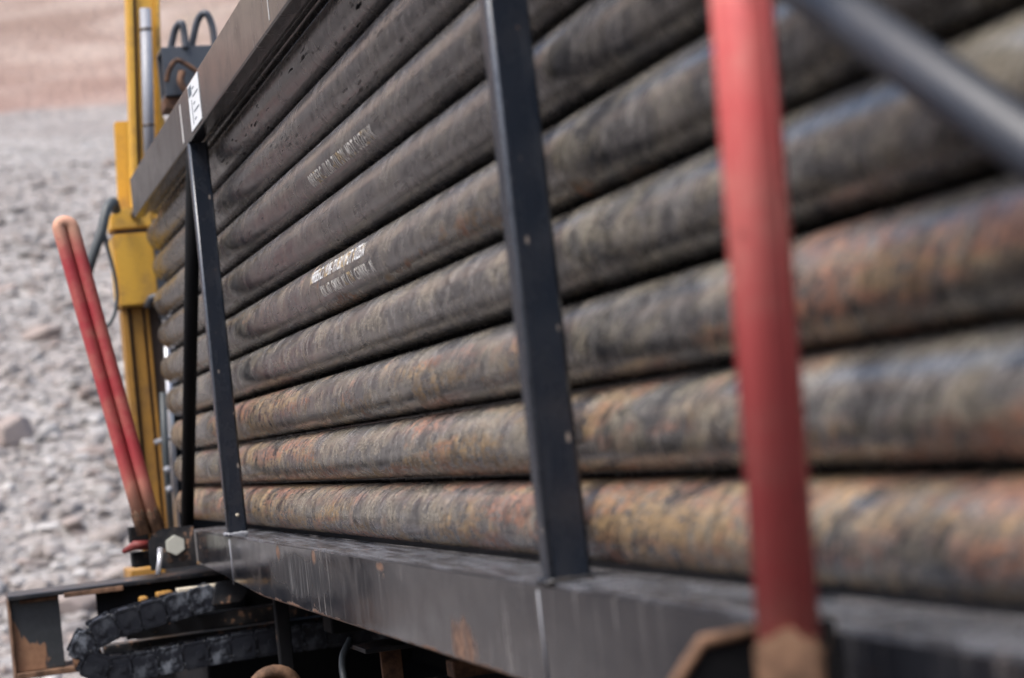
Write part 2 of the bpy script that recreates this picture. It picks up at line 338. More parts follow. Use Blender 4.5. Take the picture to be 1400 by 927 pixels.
def tube(bm, pts, rad, n=14, flat=1.0, cap=True):
    """sweep along pts; rad a number or list; flat squashes the section across x"""
    pts = [Vector(p) for p in pts]; rings = []
    rads = rad if isinstance(rad, (list, tuple)) else [rad] * len(pts)
    ref = Vector((0, 1, 0.001))
    for i, p in enumerate(pts):
        d = (pts[min(i + 1, len(pts) - 1)] - pts[max(i - 1, 0)]).normalized()
        s = d.cross(ref)
        if s.length < 0.2: s = d.cross(Vector((1, 0, 0)))
        s.normalize(); tt = s.cross(d).normalized()
        rings.append([bm.verts.new(p + (s * math.cos(2 * math.pi * k / n) * flat + tt * math.sin(2 * math.pi * k / n)) * rads[i]) for k in range(n)])
    for a, b in zip(rings, rings[1:]):
        for k in range(n): bm.faces.new((a[k], a[(k + 1) % n], b[(k + 1) % n], b[k]))
    if cap: bm.faces.new(rings[0][::-1]); bm.faces.new(rings[-1])
    bmesh.ops.recalc_face_normals(bm, faces=bm.faces[:])
    return bm
def curve(ctrl, n=8):
    """Catmull-Rom through control points"""
    P = [Vector(c) for c in ctrl]; P = [2 * P[0] - P[1]] + P + [2 * P[-1] - P[-2]]; out = []
    for i in range(1, len(P) - 2):
        for k in range(n):
            t = k / n
            out.append(0.5 * ((2 * P[i]) + (-P[i - 1] + P[i + 1]) * t + (2 * P[i - 1] - 5 * P[i] + 4 * P[i + 1] - P[i + 2]) * t * t + (-P[i - 1] + 3 * P[i] - 3 * P[i + 1] + P[i + 2]) * t ** 3))
    out.append(P[-2]); return out
def Tube(name, pts, rad, mat, parent=None, n=14, origin=None, flat=1.0, loc=None):
    o = Vector(origin or pts[0])
    bm = tube(bmesh.new(), [Vector(p) - o for p in pts], rad, n, flat)
    ob = obj(name, bm, mat, None, o, smooth=True)
    if parent: ob.parent = parent; ob.location = o - parent.location
    return ob
def prism(bm, poly, axis, a, b, bev=0.0):
    """polygon (2D) extruded along axis ('y': poly is (x,z); 'x': poly is (y,z); 'z': poly is (x,y))"""
    def P(p, t): return {'y': (p[0], t, p[1]), 'x': (t, p[0], p[1]), 'z': (p[0], p[1], t)}[axis]
    A = [bm.verts.new(P(p, a)) for p in poly]; B = [bm.verts.new(P(p, b)) for p in poly]
    bm.faces.new(A); bm.faces.new(B[::-1])
    for i in range(len(poly)): bm.faces.new((A[i], B[i], B[(i + 1) % len(poly)], A[(i + 1) % len(poly)]))
    bmesh.ops.recalc_face_normals(bm, faces=bm.faces[:])
    if bev: bmesh.ops.bevel(bm, geom=bm.edges[:], offset=bev, segments=2, affect='EDGES')
    return bm
def hexa(c, r, rot=0.3): return [(c[0] + r * math.cos(rot + i * math.pi / 3), c[1] + r * math.sin(rot + i * math.pi / 3)) for i in range(6)]
def Z(w): return w + H                    # height above the eye line -> world z

# ------------------------------------------------------------------ terrain
def vnoise(x, y, s, seed):
    def h(ix, iy):
        n = (ix * 374761393 + iy * 668265263 + seed * 974634777) & 0x7fffffff
        n = ((n ^ (n >> 13)) * 1274126177) & 0x7fffffff
        return (n & 0xffff) / 65535.0
    x = np.asarray(x) / s; y = np.asarray(y) / s
    ix = np.floor(x).astype(np.int64); iy = np.floor(y).astype(np.int64); fx = x - ix; fy = y - iy
    fx = fx * fx * (3 - 2 * fx); fy = fy * fy * (3 - 2 * fy)
    return (h(ix, iy) * (1 - fx) + h(ix + 1, iy) * fx) * (1 - fy) + (h(ix, iy + 1) * (1 - fx) + h(ix + 1, iy + 1) * fx) * fy
def height(x, y):
    x = np.asarray(x, float); y = np.asarray(y, float)
    d = np.sqrt(x * x + y * y); az = np.degrees(np.arctan2(x, y))
    k = np.ones_like(d)  # bank carried on unseen round the left, shaped to block the low sky
    k2 = np.clip((70 - az) / 25, 0, 1); k = k * k2 * k2 * (3 - 2 * k2)
    s = np.maximum(d - 12.0, 0); s2 = np.minimum(s, 1.5); base = 0.30 * (s - s2 * 0.5)
    far = np.clip(d - 45, 0, 60) * 0.22
    z = (base - 0.3 * np.maximum(d - 105, 0) + far) * k
    rough = np.clip((d - 9) / 4, 0.15, 1)
    z = z + rough * (0.16 * (vnoise(x, y, 1.7, 1) - 0.5) + 0.5 * (vnoise(x, y, 7, 2) - 0.5) * np.clip((d - 12) / 10, 0, 1))
    z = z + np.clip((d - 44) / 15, 0, 1) * (2.4 * (vnoise(x, y, 17, 3) - 0.5) + 0.8 * (vnoise(x, y, 5, 4) - 0.5))
    return z
def grid_axis(lo, hi, fine_lo, fine_hi, step, coarse):
    a = list(np.arange(lo, fine_lo, coarse)) + list(np.arange(fine_lo, fine_hi, step)) + list(np.arange(fine_hi, hi + coarse, coarse))
    return np.array(a)
gx = grid_axis(-240, 240, -8, 16, 0.3, 6.0); gy = grid_axis(-240, 300, -2, 66, 0.3, 6.0)
XX, YY = np.meshgrid(gx, gy, indexing='ij'); ZZ = height(XX, YY)
V = np.stack([XX.ravel(), YY.ravel(), ZZ.ravel()], 1); ny = len(gy)
I, J = np.meshgrid(np.arange(len(gx) - 1), np.arange(ny - 1), indexing='ij')
a = (I * ny + J).ravel(); F = np.stack([a, a + ny, a + ny + 1, a + 1], 1)
def np_mesh(name, V, F, mat, smooth=True):
    me = bpy.data.meshes.new(name); k = F.shape[1]
    me.vertices.add(len(V)); me.vertices.foreach_set('co', V.astype(np.float32).ravel())
    me.loops.add(F.size); me.loops.foreach_set('vertex_index', F.astype(np.int32).ravel())
    me.polygons.add(len(F)); me.polygons.foreach_set('loop_start', np.arange(0, F.size, k, dtype=np.int32))
    me.polygons.foreach_set('loop_total', np.full(len(F), k, dtype=np.int32))
    me.polygons.foreach_set('use_smooth', [smooth] * len(F)); me.update(calc_edges=True); me.validate()
    me.materials.append(M[mat]); o = bpy.data.objects.new(name, me); col.objects.link(o); return o
g = np_mesh('ground', V, F, 'ground'); g['kind'] = 'structure'

# loose stones: countless, one object
def ico(sub):
    bm = bmesh.new(); bmesh.ops.create_icosphere(bm, subdivisions=sub, radius=1.0)
    bm.verts.ensure_lookup_table()
    v = np.array([tuple(q.co) for q in bm.verts]); f = np.array([[w.index for w in p.verts] for p in bm.faces]); bm.free(); return v, f
iv, fi = ico(2)
NS = 17000
t_ = rng.random(NS); rr = 8.0 * (34 / 8.0) ** t_; az = np.radians(rng.uniform(-9, 15, NS))
sx = rr * np.sin(az); sy = rr * np.cos(az); sz = height(sx, sy)
size = np.exp(rng.normal(math.log(0.031), 0.60, NS)) * (1 + 0.2 * np.clip((rr - 12) / 20, 0, 1.5)); size = np.clip(size, 0.015, 0.13)
shapes = []
for k in range(14):
    v = iv * (1 + 0.0); dirs = rng.normal(size=(7, 3)); dirs /= np.linalg.norm(dirs, axis=1)[:, None]
    for d_ in dirs:                      # flat facets, as on broken stone
        cut = rng.uniform(0.55, 0.85); p = v @ d_; v = v - np.outer(np.maximum(p - cut, 0), d_)
    v = v * rng.uniform(0.94, 1.06, (len(v), 1)); shapes.append(v)
shapes = np.array(shapes); sh = shapes[rng.integers(0, 14, NS)]
ang = rng.uniform(0, 6.28, NS); ca, sa = np.cos(ang)[:, None], np.sin(ang)[:, None]
asp = np.stack([rng.uniform(0.8, 1.5, NS), rng.uniform(0.7, 1.1, NS), rng.uniform(0.45, 0.8, NS)], 1)
v = sh * asp[:, None, :]; tl = rng.uniform(-0.4, 0.4, NS)[:, None]
v = np.stack([v[..., 0] * np.cos(tl) - v[..., 2] * np.sin(tl), v[..., 1], v[..., 0] * np.sin(tl) + v[..., 2] * np.cos(tl)], -1)
v = np.stack([v[..., 0] * ca - v[..., 1] * sa, v[..., 0] * sa + v[..., 1] * ca, v[..., 2]], -1) * size[:, None, None]
v += np.stack([sx, sy, sz + size * 0.15], 1)[:, None, :]
FF = (fi[None] + (np.arange(NS) * len(iv))[:, None, None]).reshape(-1, 3)
st = np_mesh('gravel', v.reshape(-1, 3), FF, 'stone', smooth=False); st['kind'] = 'stuff'; st['label'] = 'loose grey and pinkish broken stones covering the bank'

def boulder(label, x, y, s, asp, seed, group=None):
    rg = np.random.default_rng(seed); v, f = ico(4)
    for k in range(9):
        d_ = rg.normal(size=3); d_ /= np.linalg.norm(d_); cut = rg.uniform(0.5, 0.85); p = v @ d_; v = v - np.outer(np.maximum(p - cut, 0), d_) * 0.9
    v = v * np.array(asp) * s
    o = np_mesh('boulder', v, f, 'stone', smooth=True); o.location = (x, y, float(height(x, y)) + s * asp[2] * 0.35)
    o.rotation_euler[2] = rg.uniform(0, 6)
    if label: tag(o, label, 'rock', group)
    return o
boulder('large brown-grey boulder at the left edge, biggest stone on the gravel bank', 0.72, 18.5, 0.34, (0.95, 0.6, 0.62), 3)
boulder('pale flat stone on the gravel left of the foot of the red hoop', 0.99, 15.9, 0.17, (1.2, 0.7, 0.45), 5)
boulder('pinkish rounded stone up the bank, left of the middle of the red hoop', 1.27, 22.3, 0.24, (1.1, 0.7, 0.5), 8)
boulder('pale cream block of stone seen through the gap in the black frame', 0.85, 14.2, 0.20, (1.2, 0.6, 0.55), 12)

# ------------------------------------------------------------------ drill pipes
PR, PITCH, PX, W1 = 0.0612, 0.1316, 0.9355, -0.149
def pipe_mesh(y0, y1):
    bm = bmesh.new(); n = 72
    prof = [(PR - 0.012, 0.02), (PR - 0.011, 0.0), (PR - 0.005, -0.001), (PR - 0.001, 0.003), (PR, 0.008)]
    prof = [(r, y1 - t) for r, t in prof] + [(PR, y1 + (y0 - y1) * k / 24) for k in range(1, 24)] + [(r, y0 + t) for r, t in prof[::-1]]
    rings = [[bm.verts.new((r * math.sin(2 * math.pi * k / n), y, r * math.cos(2 * math.pi * k / n))) for k in range(n)] for r, y in prof]
    for a, b in zip(rings, rings[1:]):
        for k in range(n): bm.faces.new((a[k], b[k], b[(k + 1) % n], a[(k + 1) % n]))
    bmesh.ops.recalc_face_normals(bm, faces=bm.faces[:])
    return bm
Y0, Y1 = -1.4, 7.72
base_pipe = obj('drill_pipe', pipe_mesh(Y0 - 3, Y1 - 3), 'pipe', smooth=True)   # mesh origin 3 m along
bore = bmesh.new(); tube(bore, [(0, Y0 - 3 + 0.02, 0), (0, Y1 - 3 - 0.02, 0)], PR - 0.0122, 24, cap=False)
base_bore = obj('bore', bore, 'bore', base_pipe, smooth=True)
plab = ['rusty tan drill pipe at the very bottom of the stack, resting on the frame beam',
        'ochre-stained drill pipe, second from the bottom of the stack',
        'grey drill pipe with an orange rust patch, third from the bottom',
        'plain grey drill pipe directly below the one with two lines of white stencil',
        'grey drill pipe stencilled with two lines of white lettering',
        'plain dark drill pipe between the two stencilled pipes',
        'dark drill pipe stencilled with a single faded line of lettering',
        'dark drill pipe directly above the single-line stencilled pipe',
        'pitted black drill pipe just under the top rail, full of gouges',
        'topmost drill pipe, mostly hidden in shadow behind the top rail']
#        rust dent pale
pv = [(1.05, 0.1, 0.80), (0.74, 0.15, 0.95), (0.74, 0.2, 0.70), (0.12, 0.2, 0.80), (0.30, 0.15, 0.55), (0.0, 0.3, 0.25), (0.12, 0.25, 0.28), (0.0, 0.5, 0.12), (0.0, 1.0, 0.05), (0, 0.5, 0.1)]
pipes = []
jit = [0, 0.0008, -0.001, 0.001, -0.0006, 0.0012, 0, -0.001, 0.0005, 0]
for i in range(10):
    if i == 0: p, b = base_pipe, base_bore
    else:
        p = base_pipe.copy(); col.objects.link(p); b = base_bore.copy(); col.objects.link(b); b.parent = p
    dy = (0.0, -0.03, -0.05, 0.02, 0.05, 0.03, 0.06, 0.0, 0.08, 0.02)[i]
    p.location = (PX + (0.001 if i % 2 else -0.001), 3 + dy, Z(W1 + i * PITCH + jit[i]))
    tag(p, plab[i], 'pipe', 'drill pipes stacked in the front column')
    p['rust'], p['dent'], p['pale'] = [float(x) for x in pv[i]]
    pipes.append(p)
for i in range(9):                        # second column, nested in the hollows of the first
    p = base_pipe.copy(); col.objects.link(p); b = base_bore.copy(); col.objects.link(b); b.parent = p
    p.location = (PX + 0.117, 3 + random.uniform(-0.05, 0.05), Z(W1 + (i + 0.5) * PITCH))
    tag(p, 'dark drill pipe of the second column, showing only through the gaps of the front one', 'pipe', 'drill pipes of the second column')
    p['rust'], p['dent'], p['pale'] = 0.0, 0.2, 0.0  # darkest tone, so the shade in the gaps is put into the colour

def stencil(parent, text, y_start, y_end, th_mid, hgt, mat, lab):
    """lettering wrapped round the pipe; y_start is the far (left) end, th_mid the angle above the horizontal facing side"""
    cu = bpy.data.curves.new('txt', 'FONT'); cu.body = text; cu.size = 1.0; cu.offset = 0.010; cu.space_character = 1.15; cu.resolution_u = 3
    to = bpy.data.objects.new('txt', cu); col.objects.link(to)
    dg = bpy.context.evaluated_depsgraph_get(); me = bpy.data.meshes.new_from_object(to.evaluated_get(dg))
    bpy.data.objects.remove(to); bpy.data.curves.remove(cu)
    bm = bmesh.new(); bm.from_mesh(me)
    bmesh.ops.triangulate(bm, faces=bm.faces[:])
    xs = [q.co.x for q in bm.verts]; x0, x1 = min(xs), max(xs)
    bmesh.ops.bisect_plane(bm, geom=bm.verts[:] + bm.edges[:] + bm.faces[:], plane_co=(0, 0.36, 0), plane_no=(0, 1, 0))
    bmesh.ops.bisect_plane(bm, geom=bm.verts[:] + bm.edges[:] + bm.faces[:], plane_co=(0, 0.18, 0), plane_no=(0, 1, 0))
    bmesh.ops.bisect_plane(bm, geom=bm.verts[:] + bm.edges[:] + bm.faces[:], plane_co=(0, 0.54, 0), plane_no=(0, 1, 0))
    r = PR + 0.0009
    for q in bm.verts:
        s = (q.co.x - x0) / (x1 - x0); th = th_mid + (q.co.y - 0.36) / 0.72 * hgt / PR
        q.co = Vector((-r * math.cos(th), y_start + (y_end - y_start) * s - 3 - (parent.location.y - 3), r * math.sin(th)))
    o = obj('stencil_lettering', bm, mat, parent); o['label'] = lab
    bpy.data.meshes.remove(me)
stencil(pipes[4], '08RBERC./\'//L0R-\'7/1880L|MDT SUZEIN', 4.53, 3.93, 0.36, 0.030, 'ink', 'bright white upper line of stencilled lettering')
stencil(pipes[4], 'KN. N7. SMKN  N1 (TN  CS|NKR-  N', 4.42, 3.87, -0.34, 0.026, 'inkdim', 'fainter lower line of stencilled lettering')
stencil(pipes[6], '08RBERC //L0R-7/1880L MDT SUZEINK', 4.44, 3.76, -0.50, 0.031, 'inkdim', 'faded single line of stencilled lettering')

# ------------------------------------------------------------------ pipe rack
FX = 0.80                                  # outer face of the rack frame
rack = thing('pipe_rack', 'long black painted steel rack frame holding the stack of drill pipes', 'rack', (FX, 6.7, 0))
def rk(o): o.parent = rack; o.location = Vector(o.location) - rack.location; return o
# bottom beam: tapers at its far end
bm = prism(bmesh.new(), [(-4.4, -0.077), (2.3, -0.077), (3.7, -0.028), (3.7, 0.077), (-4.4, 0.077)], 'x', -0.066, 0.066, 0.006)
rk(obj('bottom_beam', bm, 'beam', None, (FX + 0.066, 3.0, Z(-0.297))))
bm = box(bmesh.new(), (-0.0225, -4.4, -0.076), (0.0225, 4.5, 0.076), 0.006, 3)
rk(obj('top_rail', bm, 'rail', None, (FX + 0.0225, 3.0, Z(1.019))))
bm = bmesh.new(); box(bm, (0, -4.4, 0.0), (0.012, 4.4, 0.05), 0.003); box(bm, (0.012, -4.4, 0.0), (0.03, 4.4, 0.006), 0.002)
rk(obj('rail_lip', bm, 'rail', None, (FX + 0.047, 3.0, Z(0.957))))
for yb in (5.84, 2.66, -0.55):
    pw = 0.058 if yb > 5 else 0.062
    bm = bmesh.new()
    prism(bm, [(x, y) for x, y in ((0, 0), (pw, 0), (pw, 0.045), (0, 0.045))], 'z', Z(-0.2185), Z(0.942))
    es = [e for e in bm.edges if abs(e.verts[0].co.z - e.verts[1].co.z) > 0.5]
    bmesh.ops.bevel(bm, geom=es, offset=0.0065, segments=4, affect='EDGES', profile=0.5)
    for f in bm.faces: f.smooth = abs(f.normal.z) < 0.5 and max(abs(f.normal.x), abs(f.normal.y)) < 0.999
    post = rk(obj('post', bm, 'post', None, (FX + 0.0015, yb - 0.022, 0)))
    w = bmesh.new(); pts = []
    for a, b in (((-0.002, -0.003), (pw, -0.003)), ((-0.003, 0.0), (-0.003, 0.045))):
        tube(w, [(a[0] + (b[0] - a[0]) * k / 12, a[1] + (b[1] - a[1]) * k / 12, Z(-0.2185) + random.uniform(-.001, .001)) for k in range(13)], [0.005 + random.uniform(-.0012, .0012) for k in range(13)], 8)
    obj('weld_bead', w, 'cyl' if yb > 5 else 'frame', post, smooth=True)
    if yb > 5:
        s = bmesh.new(); bmesh.ops.create_uvsphere(s, u_segments=12, v_segments=6, radius=0.0055)
        for q in s.verts: q.co.y *= 0.4
        obj('rivet', s, 'pale', post, (pw * 0.55, -0.001, Z(-0.165)), smooth=True)
# braces
def brace(p, q, r, mat='post'):
    o = Tube('brace', [p, q], r, mat, None, 20); return rk(o)
brace((FX + 0.024, 5.87, Z(0.93)), (FX + 0.024, 7.0, Z(-0.215)), 0.023, 'dark')
brace((FX + 0.02, 2.56, Z(0.915)), (FX + 0.02, 0.68, Z(-0.215)), 0.025, 'bracep')
# sticker with printing, on the rail
st = rk(obj('paper_sticker', box(bmesh.new(), (-0.0008, -0.11, -0.062), (0.0008, 0.11, 0.070)), 'paper', None, (FX - 0.0012, 5.58, Z(1.015))))
st['label'] = 'white printed paper sticker'
pr = bmesh.new(); box(pr, (-0.0016, 0.035, 0.035), (-0.0009, 0.10, 0.062))
for k in range(5): box(pr, (-0.0016, -0.02 - 0.07 * (k % 2), 0.045 - k * 0.022), (-0.0009, 0.02, 0.049 - k * 0.022))
box(pr, (-0.0016, 0.045, -0.05), (-0.0009, 0.055, 0.02))
obj('sticker_printing', pr, 'print', st)
for ya, wa, wb, hw in ((5.9, -0.062, 0.05, 0.012), (4.30, -0.06, 0.03, 0.003)):
    rk(obj('paint_scratch', prism(bmesh.new(), [(-hw, wa), (hw * 0.6, wa - 0.003), (hw, wb), (-hw * 0.4, wb + 0.004)], 'x', 0, 0.001), 'scratch', None, (FX - 0.0012, ya, Z(1.02))))
for ys in (2.70, 5.80): rk(Tube('weld_seam', [(FX - 0.0005, ys, Z(-0.365)), (FX - 0.0005, ys, Z(-0.232))], 0.0016, 'cyl', None, 8))
# end brackets that carry the swinging hoops
def bracket(y, x0, x1, w0, w1, mat, bolt=True):
    poly = [(x0, w0), (x1, w0), (x1, w1), (x0 + 0.035, w1), (x0, w1 - 0.035)]
    bm = prism(bmesh.new(), [(p[0] - x1, p[1] - w1) for p in poly], 'y', 0, 0.016, 0.002)
    o = rk(obj('bracket', bm, mat, None, (x1, y, Z(w1))))
    if bolt:
        b = prism(bmesh.new(), hexa((0, 0), 0.034, 0.52), 'y', -0.022, 0, 0.002); obj('bolt', b, 'zinc', o, (-0.067, 0, -0.058))
        for dx, dz in ((-0.045, -0.105), (-0.088, -0.105)):
            h = tube(bmesh.new(), [(0, -0.003, 0), (0, 0.0, 0)], 0.010, 14); obj('hole', h, 'groove', o, (dx, 0, dz))
    return o
bracket(6.60, 0.645, 0.797, -0.335, -0.203, 'frame')
nb = bracket(1.72, 0.628, 0.797, -0.42, -0.212, 'dark', False)
e = bmesh.new(); tube(e, [(-0.170, 0, -0.208), (-0.170, 0, -0.040), (-0.136, 0, -0.003), (-0.06, 0, 0.0)], 0.0065, 8); obj('rusty_edge', e, 'brown', nb, smooth=True)
Box('bracket', (0.60, 6.72, Z(-0.245)), (0.66, 6.80, Z(-0.19)), 'dark', rack)
Box('bracket', (0.60, 6.72, Z(-0.325)), (0.67, 6.80, Z(-0.275)), 'dark', rack)
rk(Tube('latch_pin', [(0.671, 6.50, Z(-0.262)), (0.664, 6.48, Z(-0.30)), (0.652, 6.47, Z(-0.345))], 0.009, 'rod', None, 10))
Tube('red_latch', [(0.575, 6.74, Z(-0.268)), (0.61, 6.70, Z(-0.25)), (0.655, 6.70, Z(-0.255))], [0.008, 0.016, 0.016], 'redbit', rack, 10)
# far and rear members (behind the stack)
for yb in (5.84, 2.66, -0.55): Box('back_post', (1.19, yb, Z(-0.2)), (1.24, yb + 0.05, Z(1.2)), 'post', rack)
Box('back_rail', (1.19, -1.4, Z(1.2)), (1.24, 7.5, Z(1.26)), 'rail', rack)
Box('deck_plate', (0.935, -1.3, Z(-0.30)), (2.3, 6.85, Z(-0.232)), 'dark', rack)

# ------------------------------------------------------------------ red hoops
def hoop(name, label, foot_a, foot_b, top, rad, mat, socket):
    """two legs joined by a tight bend; top = centre of the bend"""
    fa, fb, tp = Vector(foot_a), Vector(foot_b), Vector(top)
    t = thing(name, label, 'safety bar', fa, 'red hinged retaining bars')
    sep = (fb - fa); half = sep * 0.5; upv = (tp - (fa + fb) / 2).normalized(); Lh = (tp - (fa + fb) / 2).length
    hr = half.length; n = 10; pts = [fa + upv * (Lh - hr) * k / 8 for k in range(8)]
    cen = (fa + fb) / 2 + upv * (Lh - hr)
    for k in range(n + 1):
        a = math.pi * k / n; pts.append(cen - half.normalized() * hr * math.cos(a) + upv * hr * math.sin(a))
    pts += [fb + upv * (Lh - hr) * k / 8 for k in range(7, -1, -1)]
    Tube('bent_bar', pts, rad, mat, t, 16, origin=fa)
    for f, k in ((fa, 0), (fb, 1)):
        Tube('socket', [f - upv * 0.05, f + upv * 0.02, f + upv * 0.035], [socket * 0.95, socket, socket * 0.9], 'brown', t, 6)
    return t
hoop('locking_hoop', 'faded red bent-bar hoop leaning outward at the far end of the rack', (0.628, 6.62, Z(-0.165)), (0.672, 6.62, Z(-0.165)), (0.478, 6.60, Z(0.835)), 0.0218, 'red', 0.025)
t = thing('locking_bar', 'thick red painted bar standing upright and out of focus in the foreground', 'safety bar', (0.696, 1.60, Z(-0.21)), 'red hinged retaining bars')
bm = bmesh.new()
sec = [(-0.026, -0.018), (0.026, -0.018), (0.026, 0.018), (-0.026, 0.018)]
prism(bm, sec, 'z', 0, 1.0)
bmesh.ops.bevel(bm, geom=[e for e in bm.edges if abs(e.verts[0].co.z - e.verts[1].co.z) > 0.5], offset=0.006, segments=4, affect='EDGES')
bar = obj('bar', bm, 'rednear', t, rot=(0, R(2.4), R(-36)))
for f in bar.data.polygons: f.use_smooth = True
bm = prism(bmesh.new(), [(-0.029, -0.10), (0.029, -0.10), (0.029, -0.004), (0.004, 0.020), (-0.012, 0.006), (-0.029, 0.002)], 'y', -0.022, 0.022, 0.004)
obj('socket', bm, 'brown', t, rot=(0, R(2.0), R(-30)))

# ------------------------------------------------------------------ yellow mast beyond the pipes
mast = thing('drill_mast', 'yellow steel drill mast standing beyond the far ends of the pipes', 'mast', (0.87, 8.25, 0))
def mbox(name, x0, x1, w0, w1, mat, y0=8.2, y1=8.3, lean=0.0, parent=None, bev=0.004):
    p = parent or mast
    bm = prism(bmesh.new(), [(x0, 0), (x1, 0), (x1 + lean, w1 - w0), (x0 + lean, w1 - w0)], 'y', y0 - 8.25, y1 - 8.25, bev)
    for q in bm.verts: q.co.x -= 0.87
    o = obj(name, bm, mat, mast, (0, 0, Z(w0))); return o
mbox('column_flange', 0.872, 0.895, 0.98, 2.6, 'yellow', 8.20, 8.34, 0.115)
mbox('groove', 0.895, 0.908, 0.98, 2.6, 'groove', 8.235, 8.34, 0.115)
mbox('column_web', 0.908, 0.985, 0.98, 2.6, 'yellow', 8.225, 8.34, 0.115)
mbox('column_flange', 0.985, 1.005, 0.98, 2.6, 'yellow', 8.20, 8.34, 0.115)
mbox('side_plate', 0.832, 0.905, 1.02, 1.465, 'yellow', 8.36, 8.42, 0.022)
mbox('side_plate', 0.985, 1.045, 1.2, 1.47, 'yellow', 8.36, 8.42, 0.02)
cyl = Tube('hydraulic_cylinder', [(0.948, 8.16, Z(1.10)), (1.005, 8.16, Z(1.892))], 0.0235, 'cyl', mast, 20)
for w in (1.40, 1.80):
    x = 0.948 + 0.057 * (w - 1.10) / 0.792
    Tube('clamp_band', [(x, 8.16, Z(w)), (x, 8.16, Z(w + 0.010))], 0.0252, 'groove', mast, 20)
# head and sliding box
bm = prism(bmesh.new(), [(-0.085, -0.045), (0.085, -0.045), (0.085, 0.03), (0.05, 0.045), (-0.05, 0.045), (-0.078, 0.02)], 'y', -0.09, 0.09, 0.006)
hd = obj('head_block', bm, 'yellow', mast, (-0.01, 0, Z(1.03)))
Tube('pivot_pin', [(0.875, 8.12, Z(1.04)), (0.875, 8.16, Z(1.04))], 0.016, 'groove', mast, 16)
mbox('gap_plate', 0.79, 0.935, 0.965, 0.985, 'groove', 8.18, 8.32)
mbox('sliding_box', 0.776, 0.940, 0.665, 0.964, 'yellow', 8.14, 8.34, -0.0, bev=0.008)
mbox('leg_flange', 0.775, 0.800, -1.2, 0.662, 'ydirty', 8.18, 8.32, 0.012)
mbox('leg_groove', 0.800, 0.815, -1.2, 0.662, 'groove', 8.21, 8.32, 0.012)
mbox('leg_web', 0.815, 0.860, -1.2, 0.662, 'ydirty', 8.20, 8.32, 0.012)
mbox('leg_groove', 0.860, 0.872, -1.2, 0.662, 'groove', 8.21, 8.32, 0.012)
mbox('leg_flange', 0.872, 0.885, -1.2, 0.662, 'ydirty', 8.19, 8.32, 0.012)
mbox('leg_back', 0.885, 0.930, -1.2, 0.662, 'groove', 8.22, 8.34, 0.012)
Tube('piston_rod', [(0.915, 8.16, Z(-0.30)), (0.956, 8.16, Z(0.60))], 0.013, 'rod', mast, 16)
mbox('cover_strip', 0.930, 0.985, 0.60, 1.01, 'boxgrey', 8.10, 8.14, 0.01)
Tube('clamp_arm', [(0.885, 8.12, Z(0.655)), (0.90, 8.10, Z(0.685)), (0.965, 8.09, Z(0.70))], 0.017, 'boxgrey', mast, 12)
Tube('clamp_arm', [(0.86, 8.12, Z(0.10)), (0.92, 8.10, Z(0.115)), (0.96, 8.09, Z(0.12))], 0.011, 'cyl', mast, 12)
Tube('oil_line', [(0.885, 8.1, Z(-0.32)), (0.895, 8.1, Z(0.05)), (0.91, 8.1, Z(0.3))], 0.014, 'rubber', mast, 10)
for w in (-0.10, -0.02): Tube('fitting', [(0.885, 8.085, Z(w)), (0.905, 8.085, Z(w + 0.01))], 0.015, 'cyl', mast, 10)
Box('dark_backing', (0.93, 8.36, Z(-0.38)), (1.5, 8.38, Z(0.95)), 'dark', mast)  # added dark sheet, hides the bright gravel beyond the pipe ends
Box('foot_plate', (0.70, 8.0, Z(-0.45)), (0.98, 8.3, Z(-0.395)), 'ydirty', mast)
Box('foot_stem', (0.72, 8.02, 0.0), (0.94, 8.28, Z(-0.451)), 'dark', mast)
hs = thing('hydraulic_hose', 'thick grey rubber hose looping out from the left side of the yellow mast', 'hose', (0.79, 8.1, Z(1.08)))
Tube('hose', curve([(0.80, 8.12, Z(1.06)), (0.785, 8.06, Z(1.085)), (0.752, 8.02, Z(1.05)), (0.72, 8.0, Z(0.96)), (0.675, 8.0, Z(0.86)), (0.63, 8.02, Z(0.74))]), 0.020, 'rubber', hs, 12)
Tube('cable', curve([(0.735, 8.0, Z(1.02)), (0.735, 8.0, Z(0.92)), (0.755, 8.0, Z(0.79)), (0.755, 8.0, Z(0.68)), (0.72, 8.0, Z(0.595)), (0.64, 8.0, Z(0.55))]), 0.0075, 'rubber', hs, 10)

# ------------------------------------------------------------------ rod-handling box beam above the far end
arm = thing('box_beam', 'dark blue-grey hollow square beam sticking out above the rack end', 'beam', (0.98, 7.6, 0))
bm = bmesh.new()
for a, b in (((0, 0, 0), (0.9, 0.012, 0.19)), ((0, 0.15, 0), (0.9, 0.162, 0.19)), ((0, 0.012, 0), (0.9, 0.15, 0.012)), ((0, 0.012, 0.178), (0.9, 0.15, 0.19))):
    box(bm, a, b, 0.003)
obj('square_tube', bm, 'boxgrey', arm, (0.0, 0, Z(1.42)))
bm = box(bmesh.new(), (0, 0, 0), (0.2, 0.14, 0.045), 0.004); obj('mounting_plate', bm, 'rust', arm, (-0.005, 0.02, Z(1.373)))
Tube('stand', [(1.45, 7.68, 0.0), (1.45, 7.68, Z(1.42))], 0.05, 'dark', arm, 16)
Tube('handle', curve([(1.02, 7.65, Z(1.60)), (1.045, 7.63, Z(1.68)), (1.068, 7.6, Z(1.70)), (1.075, 7.6, Z(1.66)), (1.075, 7.6, Z(1.60))]), 0.014, 'boxgrey', arm, 12)
Tube('handle', curve([(1.10, 7.65, Z(1.60)), (1.135, 7.63, Z(1.71)), (1.165, 7.6, Z(1.735)), (1.185, 7.6, Z(1.69)), (1.190, 7.6, Z(1.60))]), 0.014, 'boxgrey', arm, 12)
